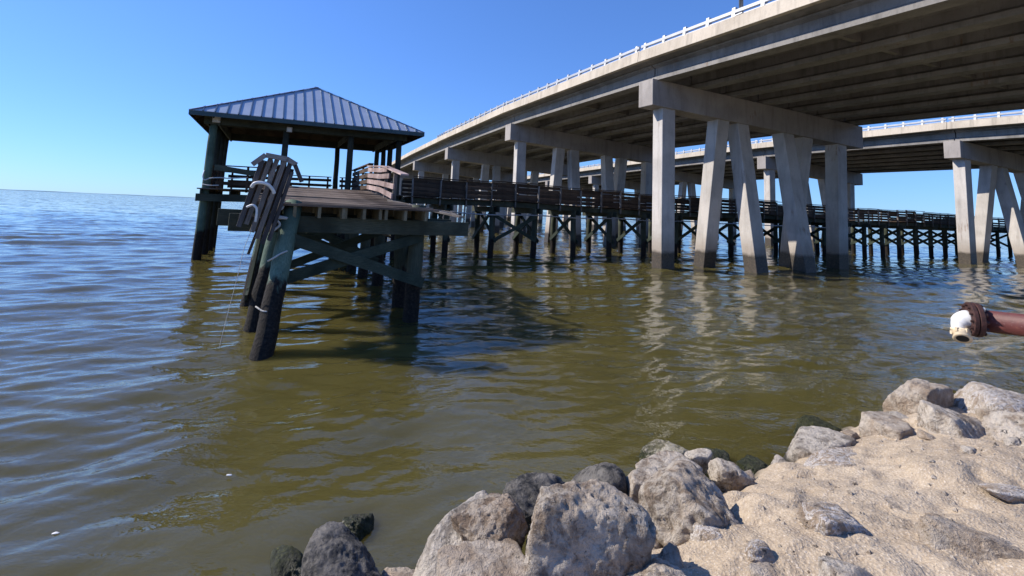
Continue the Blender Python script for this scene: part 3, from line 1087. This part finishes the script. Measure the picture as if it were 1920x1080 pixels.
# broken railing section standing on end at the near left corner
def broken_rail():
    base = tw(-14.58, -6.72, 1.68)
    t = thing('broken_railing', 'grey broken railing section standing on end at the walkway corner', 'railing', base, TTH)
    t.rotation_euler = (R(3), R(12.5), TTH + R(4))
    g = random.Random(2)
    H = 1.24
    xs = (-.235, -.13, -.03, .07, .17)
    for k, x in enumerate(xs):
        lo = (.06, .12, .02, -.06, -.12)[k]
        hi = H + (-.10, -.01, .02, .01, -.02)[k]
        MB().beam((x + g.uniform(-.01, .01), 0, lo), (x + g.uniform(-.008, .008), g.uniform(-.02, .02), hi), .066, .09, (0, 1, 0)).build('slat', 'grey' if k in (1, 2, 3) else 'greydk', t)
    for k, x in enumerate((-.185, .015, .115)):
        MB().beam((x, .03, .2 + .1 * k), (x + .01, .03, H - .1), .03, .06, (0, 1, 0)).build('back_board', 'board', t)
    # wide plank on the shaded right side
    MB().beam((.245, .03, -.05), (.235, .03, H - .16), .05, .2, (0, 1, 0)).build('side_plank', 'greydk', t)
    for z in (.22, .66, 1.08):
        MB().beam((-.27, .085, z), (.26, .085, z + .02), .05, .06).build('cross_batten', 'greydk', t)
    # folded end boards, chamfered like a hood
    prof_ = [(-.30, H - .22), (-.19, H - .05), (.10, H - .02), (.23, H - .06), (.39, H - .27)]
    for k in range(4):
        (x0, z0_), (x1, z1_) = prof_[k], prof_[k + 1]
        d = Vector((x1 - x0, 0, z1_ - z0_)).normalized()
        x0, z0_, x1, z1_ = x0 - d.x * .015, z0_ - d.z * .015, x1 + d.x * .02, z1_ + d.z * .02
        nn_ = Vector((-d.z, 0, d.x))
        th = .075 if k < 3 else .05
        a, b = Vector((x0, 0, z0_)), Vector((x1, 0, z1_))
        mb = MB()
        y0, y1 = -.075, .11
        mb.loft([a + Vector((0, y0, 0)), a + Vector((0, y1, 0)), a + Vector((0, y1, 0)) + nn_ * th, a + Vector((0, y0, 0)) + nn_ * th],
                [b + Vector((0, y0, 0)), b + Vector((0, y1, 0)), b + Vector((0, y1, 0)) + nn_ * th, b + Vector((0, y0, 0)) + nn_ * th])
        mb.build('end_board', 'greylt' if k < 3 else 'greydk', t)
    MB().beam((.03, .0, -.32), (.05, .02, .3), .04, .045, (0, 1, 0)).build('stick', 'board', t)
broken_rail()

def curve_pts(P, n=24):
    P = [Vector(p) for p in P]
    out = []
    Q = [P[0] * 2 - P[1]] + P + [P[-1] * 2 - P[-2]]
    for i in range(len(P) - 1):
        for k in range(n):
            t_ = k / n
            a, b, c, d = Q[i:i + 4]
            out.append(.5 * ((2 * b) + (c - a) * t_ + (2 * a - 5 * b + 4 * c - d) * t_ ** 2 + (-a + 3 * b - 3 * c + d) * t_ ** 3))
    out.append(P[-1])
    return out

def strand(name, P, r, mat, lab, cat, n=8, seg=10):
    W_ = [tw(*p) for p in P]
    mid = W_[0]
    mb = MB(mid)
    mb.tube(curve_pts(W_, seg), r, n)
    o = mb.build(name, mat, None, True)
    o.location = mid
    return tag(o, lab, cat)

strand('foam_tube', [(-14.66, -6.86, 2.40), (-14.62, -6.90, 2.46), (-14.54, -6.92, 2.475), (-14.44, -6.92, 2.45), (-14.37, -6.90, 2.38), (-14.34, -6.88, 2.32)], .027, 'white',
       'white curved tube draped across the middle of the broken railing', 'tube')
strand('foam_tube', [(-14.70, -6.84, 2.09), (-14.62, -6.88, 2.125), (-14.565, -6.9, 2.08), (-14.555, -6.9, 1.99), (-14.56, -6.88, 1.87)], .018, 'white',
       'short white tube hooked low on the broken railing', 'tube')
strand('rope', [(-14.2, -6.45, 2.2), (-14.2, -6.52, 2.1), (-14.3, -6.6, 1.98), (-14.12, -6.58, 1.93), (-14.28, -6.62, 1.92), (-14.22, -6.62, 1.82), (-14.34, -6.7, 1.7)], .02, 'rope',
       'dirty white rope knotted round the head of the nearest pile', 'rope')
strand('rope', [(-14.34, -6.85, 1.27), (-14.27, -6.92, 1.32), (-14.18, -6.88, 1.38), (-14.08, -6.8, 1.42)], .015, 'rope',
       'frayed rope end halfway down the nearest pile', 'rope')
strand('rope', [(-14.44, -7.02, .62), (-14.32, -7.20, .58), (-14.16, -7.18, .6), (-14.06, -7.0, .63)], .012, 'rope',
       'thin rope wrapped round the fouled foot of the nearest pile', 'rope')
strand('string', [(-14.6, -6.85, 1.75), (-14.68, -6.8, 1.45), (-14.72, -6.85, 1.1), (-14.83, -6.9, .3), (-14.87, -6.9, -.05)], .004, 'rope',
       'thin pale line hanging from the broken railing into the water', 'string', 5)
strand('hose', [(-16.72, 5.2, 3.2), (-16.73, 5.04, 3.0), (-16.66, 4.98, 2.86), (-16.48, 4.97, 2.93), (-16.2, 4.98, 2.97), (-15.9, 5.0, 2.97), (-15.3, 5.05, 3.04)], .022, 'fix',
       'bent pale conduit wrapped round the pavilion corner post', 'conduit')
strand('hose', [(-16.72, 5.1, 2.70), (-16.5, 5.0, 2.67), (-16.2, 5.0, 2.69)], .018, 'fix',
       'short pale conduit below the bent one on the pavilion corner', 'conduit')
bo = MB(tw(-15.6, 4.95, 3.2))
bo.beam(tw(-16.4, 5.0, 3.34), tw(-14.95, 4.95, 3.18), .04, .2)
o = bo.build('loose_board', 'beam')
o.location = tw(-15.6, 4.95, 3.2)
tag(o, 'dark board hanging loose along the pavilion front railing', 'board')

# ================================================================== DISCHARGE PIPE
def pipe():
    ax = Vector((.90, -.435, -.012)).normalized()
    P = Vector((5.055, 5.15, 1.252))
    t = thing('discharge_pipe', 'maroon steel pipe with bolted flange and white elbow over the water', 'pipe', P)
    e1 = ax.cross(Vector((0, 0, 1))).normalized()
    e2 = e1.cross(ax)
    MB().tube([ax * .04, ax * 7.5], .112, 28).build('pipe_body', 'maroon', t, True)
    for k, (a, b) in enumerate(((-.06, -.018), (-.012, .035))):
        fl = MB().tube([ax * a, ax * (a + .006), ax * (b - .006), ax * b], [.172, .178, .178, .172], 36).build('flange', 'rust', t, True)
        fl.data.shade_flat()
        if k == 1:
            for j in range(12):
                an = 2 * math.pi * j / 12
                c_ = (e1 * math.cos(an) + e2 * math.sin(an)) * .145
                MB().tube([c_ - ax * .085, c_ + ax * .065], .013, 6).build('bolt', 'rust', fl)
                MB().tube([c_ + ax * .036, c_ + ax * .056], .023, 6).build('nut', 'fix' if j in (2, 7, 9) else 'rust', fl)
    # white elbow turning down
    pts = []
    for k in range(11):
        a = R(95) * k / 10
        pts.append(-ax * (.05 + .075 * math.sin(a)) + Vector((0, 0, -1)) * (.075 * (1 - math.cos(a))))
    pts.append(pts[-1] + Vector((.0, -.01, -.05)))
    MB().tube(pts, [.09] * 3 + [.086] * 5 + [.078] * 4, 22).build('elbow', 'white', t, True)
    end = pts[-1]
    MB().tube([end + Vector((0, 0, .02)), end + Vector((0, 0, -.005))], .09, 22).build('collar', 'beige', t, True)
    d = Vector((-.45, -.55, -.70)).normalized()
    nz = MB().tube([end + d * -.03, end + d * .02, end + d * .024, end + d * .05, end + d * .054, end + d * .10, end + d * .102], [.07, .07, .082, .082, .066, .082, .056], 22).build('nozzle', 'beige', t, True)
    MB().tube([end + d * .1025, end + d * .1035], .053, 20).build('bore', 'black', nz)  # flat black disc painted as the shade inside the nozzle mouth
    for j in range(6):
        an = 2 * math.pi * j / 6
        x1 = d.cross(Vector((0, 0, 1))).normalized()
        x2 = x1.cross(d)
        c_ = end + (x1 * math.cos(an) + x2 * math.sin(an)) * .078 + d * .038
        MB().box(c_, (.024, .024, .036)).build('lug', 'beige', nz)
    # saddle on the bank
    s0 = ax * 6.2
    gz = float(ground_z(np.array([P.x + s0.x]), np.array([P.y + s0.y]))[0]) - P.z
    MB().loft([s0 + Vector((-.25, -.2, gz - .2 - s0.z + s0.z)), ] and [(s0.x - .3, s0.y - .2, gz - .2), (s0.x + .3, s0.y - .2, gz - .2), (s0.x + .3, s0.y + .2, gz - .2), (s0.x - .3, s0.y + .2, gz - .2)],
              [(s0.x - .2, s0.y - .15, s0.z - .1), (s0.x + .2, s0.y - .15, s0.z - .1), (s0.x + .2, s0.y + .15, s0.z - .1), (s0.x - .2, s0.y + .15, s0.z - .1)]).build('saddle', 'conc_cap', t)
pipe()

# ================================================================== BOULDERS
import bmesh
def ico(sub):
    bm = bmesh.new()
    bmesh.ops.create_icosphere(bm, subdivisions=sub, radius=1)
    v = np.array([x.co[:] for x in bm.verts])
    f = [tuple(q_.index for q_ in p.verts) for p in bm.faces]
    bm.free()
    return v, f
ICO = {k: ico(k) for k in (4, 5, 6)}

def boulder(loc, rad, seed, mat, label, rot=(0, 0, 0), planes=14, power=9, rough=.10, sub=5, pits=.0, name='boulder', cat='boulder'):
    r_ = np.random.RandomState(seed)
    V_, F_ = ICO[sub]
    if 'moss' not in mat and mat not in ('r_wet', 'r_white'):
        planes, power = max(8, planes - 2), power + 9
    N = r_.normal(size=(planes, 3))
    N /= np.linalg.norm(N, axis=1, keepdims=True)
    D = r_.uniform(.70, 1.02, planes)
    N = np.concatenate([N, np.array([[1, 0, 0], [-1, 0, 0], [0, 1, 0], [0, -1, 0], [0, 0, 1], [0, 0, -1.]])])
    D = np.concatenate([D, r_.uniform(.9, 1.0, 6)])
    dots = np.maximum(V_ @ N.T, 0) / D
    rr_ = (dots ** power).sum(1) ** (-1 / power)
    P = V_ * rr_[:, None]
    P *= (1 / np.abs(P).max(0))
    n = fbm(P * 1.6 + seed, 3, seed) * rough * .6 + (.5 - np.abs(fbm(P * 4 + seed, 4, seed + 5))) * rough * .7 + fbm(P * 15 + seed, 4, seed + 8) * rough * .22
    if pits:
        c_ = vnoise(P * 3.2 + seed * 1.7, seed + 3)
        n = n - pits * np.clip(c_ - .25, 0, 1)
        c_ = vnoise(P * 9 + seed * 1.7, seed + 4)
        n = n - pits * .4 * np.clip(c_ - .3, 0, 1)
    P = P * (1 + n)[:, None] * np.array(rad)
    me = bpy.data.meshes.new(name)
    me.from_pydata(P.tolist(), [], F_)
    me.update()
    me.materials.append(M[mat])
    me.shade_smooth()
    o = put(name, me, None, loc, tuple(R(a) for a in rot))
    return tag(o, label, cat, 'boulders along the bank' if cat == 'boulder' else None)

BL = [
 # loc, radii, seed, mat, label, rot, planes, power, rough, sub, pits
 ((-.86, 2.76, .10), (.22, .25, .275), 4, 'r_wet', 'dark wet boulder standing alone in the water at lower left', (0, -6, 40), 12, 6, .055, 6, .03),
 ((-1.17, 2.93, -.02), (.11, .16, .19), 8, 'r_mossdk', 'small slab with green moss on its left side, left of the dark wet boulder', (0, -20, 20), 9, 12, .06, 5, 0),
 ((-.96, 3.42, -.02), (.14, .11, .10), 12, 'r_mossdk', 'weedy black stone barely above water behind the dark wet boulder', (0, 10, 30), 12, 8, .18, 5, .1),
 ((-.53, 2.80, .02), (.13, .13, .12), 15, 'r_tan', 'low tan stone at the bottom edge between dark and pale boulders', (0, 0, 0), 10, 8, .08, 5, 0),
 ((-.20, 2.84, .19), (.31, .18, .19), 21, 'r_wetpale', 'long pale boulder slanting down to the water', (8, -22, 28), 10, 7, .06, 6, .04),
 ((.00, 2.86, .40), (.185, .18, .19), 26, 'r_brown', 'brown pitted boulder wedged against the biggest boulder', (0, -18, 40), 13, 9, .10, 6, .14),
 ((-.04, 2.46, .30), (.22, .22, .17), 31, 'r_tan', 'sandy tan rock below the brown pitted boulder', (0, 0, 15), 10, 8, .07, 5, .03),
 ((.47, 2.66, .40), (.295, .29, .335), 44, 'r_grey', 'biggest grey boulder with pale crust on top and dark right face', (6, 10, -8), 13, 12, .07, 6, .07),
 ((.28, 3.55, .12), (.26, .20, .17), 48, 'r_wet', 'blackish rock behind the biggest boulder at the waterline', (0, 4, -10), 14, 10, .12, 5, .1),
 ((.80, 3.62, .16), (.235, .22, .23), 52, 'r_wet', 'dark peaked rock right behind the biggest boulder', (0, 16, 10), 10, 9, .09, 5, .06),
 ((1.02, 3.56, .25), (.11, .12, .15), 57, 'r_pale', 'small pale wedge of stone beside the dark peaked rock', (0, 14, 0), 8, 14, .05, 5, 0),
 ((1.48, 4.42, .0), (.235, .17, .17), 61, 'r_moss', 'rounded rock with yellow green moss at the water edge', (0, -14, 18), 10, 7, .07, 6, .03),
 ((1.66, 4.14, .18), (.11, .10, .10), 66, 'r_pale', 'little white stone beside the mossy rock', (0, 0, 0), 9, 8, .06, 5, .03),
 ((1.32, 3.86, .20), (.21, .17, .09), 70, 'r_pale', 'flat pale slab behind the pitted round boulder', (0, -8, 25), 9, 10, .05, 5, 0),
 ((1.25, 3.18, .30), (.335, .30, .29), 75, 'r_grey', 'large round boulder with dark pits, half sunk in sand', (0, 5, -12), 12, 8, .07, 6, .15),
 ((1.80, 3.86, .22), (.13, .12, .11), 79, 'r_pale', 'pale lump of stone on the right shoulder of the pitted boulder', (0, 12, 0), 10, 9, .10, 5, .05),
 ((2.0, 4.5, -.03), (.15, .13, .11), 83, 'r_mossdk', 'dark mossy stone in the water beside the little white stone', (0, 0, 0), 12, 8, .15, 5, .08),
 ((2.28, 4.36, -.02), (.18, .16, .13), 87, 'r_mossdk', 'dark mossy stone in the water at the edge of the sand', (0, 0, 20), 12, 8, .15, 5, .08),
 ((.76, 2.33, .40), (.21, .20, .21), 92, 'r_pale', 'tan white boulder cut off by the bottom edge of the view', (0, 8, 10), 13, 9, .08, 6, .06),
 ((2.86, 4.46, .10), (.28, .22, .20), 96, 'r_wetpale', 'smooth grey boulder rising from the water at the sand edge', (0, -12, 20), 9, 7, .05, 5, 0),
 ((3.32, 5.05, .0), (.23, .2, .2), 101, 'r_mossdk', 'dark weedy peak of rock behind the smooth grey boulder', (0, 10, 0), 10, 8, .12, 5, .08),
 ((3.50, 4.40, .34), (.21, .2, .15), 106, 'r_tan', 'flat topped tan rock left of the upright rock', (0, 0, 20), 8, 14, .05, 5, 0),
 ((4.16, 4.92, .38), (.235, .22, .30), 111, 'r_tan', 'upright tan rock standing highest at the water edge', (0, 5, 25), 9, 12, .06, 6, .04),
 ((3.83, 4.16, .42), (.235, .21, .215), 116, 'r_pale', 'angular pale grey rock with dark broken right side', (0, 14, -15), 9, 16, .06, 6, .06),
 ((4.90, 4.72, .44), (.50, .34, .27), 121, 'r_white', 'broad white topped rock at the right edge', (0, 6, 10), 11, 9, .06, 6, .05),
 ((4.33, 3.98, .50), (.33, .26, .215), 126, 'r_pale', 'round shouldered pale rock at the right edge in front of the broad one', (0, -10, 10), 11, 9, .08, 6, .07),
 ((3.02, 3.78, .045), (.88, .48, .335), 131, 'r_white', 'wide white veined rock mostly buried in the sand', (-4, 5, 24), 10, 5, .07, 6, .05),
 ((1.90, 2.80, .52), (.17, .10, .085), 136, 'r_white', 'buried rock showing a dark hollow at its right end', (0, 6, 10), 10, 10, .09, 5, .12),
 ((2.52, 2.60, .52), (.27, .16, .13), 141, 'r_tan', 'long ridge of rock breaking through the sand at right', (0, 16, -14), 10, 10, .09, 6, .1),
 ((1.62, 2.30, .56), (.12, .12, .09), 146, 'r_pale', 'flat grey stone set in the sand at the bottom edge', (0, 6, 30), 8, 12, .04, 5, 0),
 ((1.36, 2.60, .50), (.075, .07, .05), 151, 'r_white', 'fist sized white stone pressed into the sand', (0, 0, 0), 9, 8, .08, 5, .04),
 ((1.26, 2.37, .545), (.058, .055, .04), 156, 'r_tan', 'small tan stone beside the flat one near the bottom edge', (0, 0, 0), 9, 8, .08, 4, .04),
 ((1.27, 2.25, .56), (.06, .06, .05), 161, 'r_pale', 'small pale stone cut by the bottom edge', (0, 0, 20), 9, 8, .08, 4, .04),
 ((3.26, 3.12, .555), (.22, .10, .04), 166, 'r_white', 'thin pale ledge of stone showing through sand at far right', (0, 8, -12), 9, 9, .07, 5, 0),
 ((1.24, 2.9, .395), (.13, .10, .05), 171, 'r_white', 'pale patch of buried stone in front of the pitted boulder', (0, 4, 0), 9, 8, .07, 5, 0),
 ((3.49, 3.66, .57), (.042, .04, .03), 176, 'r_pale', 'white pebble at the foot of the angular grey rock', (0, 0, 0), 9, 8, .08, 4, 0),
 ((-.15, 3.1, -.16), (.30, .25, .16), 181, 'r_wet', 'dark drowned rock off the end of the long pale boulder', (0, 0, 20), 10, 8, .1, 5, 0),
]
for b in BL:
    boulder(*b[:5], rot=b[5], planes=b[6], power=b[7], rough=b[8], sub=b[9], pits=b[10])

RB = [((.05, 3.2), 'brown', 'in the gap between the brown pitted boulder and the blackish rock'), ((.60, 3.22), 'grey', 'squeezed behind the biggest boulder below the dark peaked rock'),
      ((.93, 3.0), 'brown', 'in the gap between the biggest and the pitted round boulder'), ((1.08, 3.42), 'grey', 'under the pale wedge of stone'),
      ((.93, 2.68), 'tan', 'in the shadow right of the biggest boulder'), ((1.52, 3.62), 'grey', 'under the flat pale slab'),
      ((1.98, 3.98), 'brown', 'below the pale lump at the edge of the sand'), ((2.45, 4.30), 'grey', 'at the waterline left of the smooth grey boulder'),
      ((3.20, 4.50), 'tan', 'at the waterline left of the flat topped rock'), ((3.75, 4.62), 'grey', 'between the flat topped rock and the upright rock'),
      ((4.48, 4.50), 'tan', 'between the angular rock and the broad white topped rock'), ((3.52, 4.05), 'tan', 'at the left foot of the angular grey rock'),
      ((4.02, 3.86), 'grey', 'at the right foot of the angular grey rock'), ((-.32, 3.06), 'grey', 'wet at the tip of the long pale boulder')]
for k, ((x, y), cn, lab) in enumerate(RB):
    rq = random.Random(500 + k)
    r_ = rq.uniform(.05, .095)
    gz = float(ground_z(np.array([x]), np.array([y]))[0])
    boulder((x, y, max(gz, -.02) + r_ * .25), (r_, r_ * rq.uniform(.7, 1.1), r_ * rq.uniform(.55, .85)), 500 + k, {'grey': 'r_wetpale', 'brown': 'r_brown', 'tan': 'r_tan'}[cn],
            'small ' + cn + ' stone ' + lab, rot=(rq.uniform(-20, 20), rq.uniform(-20, 20), rq.uniform(0, 360)), planes=10, power=9, rough=.1, sub=4, pits=.05, name='rubble_stone', cat='stone')['group'] = 'rubble stones between the boulders'
for (x, y), sd, lab in (((-2.84, 3.26), 301, 'white fleck floating far left near the bottom of the water'), ((-2.15, 3.98), 305, 'white fleck floating in front of the nearest leaning pile')):
    boulder((x, y, .012), (.020, .010, .004), sd, 'white', lab, sub=4, name='floating_fleck', cat='debris')

# loose grit and pebbles on the bank: past counting
def grit():
    g = np.random.RandomState(9)
    vs, fs = [], []
    V_ = np.array([[1, 0, 0], [-1, 0, 0], [0, 1, 0], [0, -1, 0], [0, 0, 1], [0, 0, -1.]])
    F_ = [(0, 2, 4), (2, 1, 4), (1, 3, 4), (3, 0, 4), (2, 0, 5), (1, 2, 5), (3, 1, 5), (0, 3, 5)]
    n = 5200
    a = g.uniform(-1.5, 4.5, n)
    s = g.uniform(.1, 3.0, n)
    X = 2 + a * .83 + s * .55
    Y = 3.85 + a * .55 - s * .83
    Z = ground_z(X, Y)
    S = .003 + .020 * g.rand(n) ** 7
    for k in range(n):
        q_ = V_ * S[k] * g.uniform(.6, 1.2, 3)
        an = g.uniform(0, 6.28)
        c_, s_ = math.cos(an), math.sin(an)
        q_ = np.stack([q_[:, 0] * c_ - q_[:, 1] * s_, q_[:, 0] * s_ + q_[:, 1] * c_, q_[:, 2]], 1) + [X[k], Y[k], Z[k]]
        b = len(vs)
        vs += q_.tolist()
        fs += [tuple(i + b for i in f) for f in F_]
    me = bpy.data.meshes.new('grit')
    me.from_pydata(vs, [], fs)
    me.update()
    me.materials.append(M['r_pale'])
    o = put('grit', me)
    tag(o, 'loose grit and tiny pebbles strewn over the sandy bank', 'grit', kind='stuff')
grit()
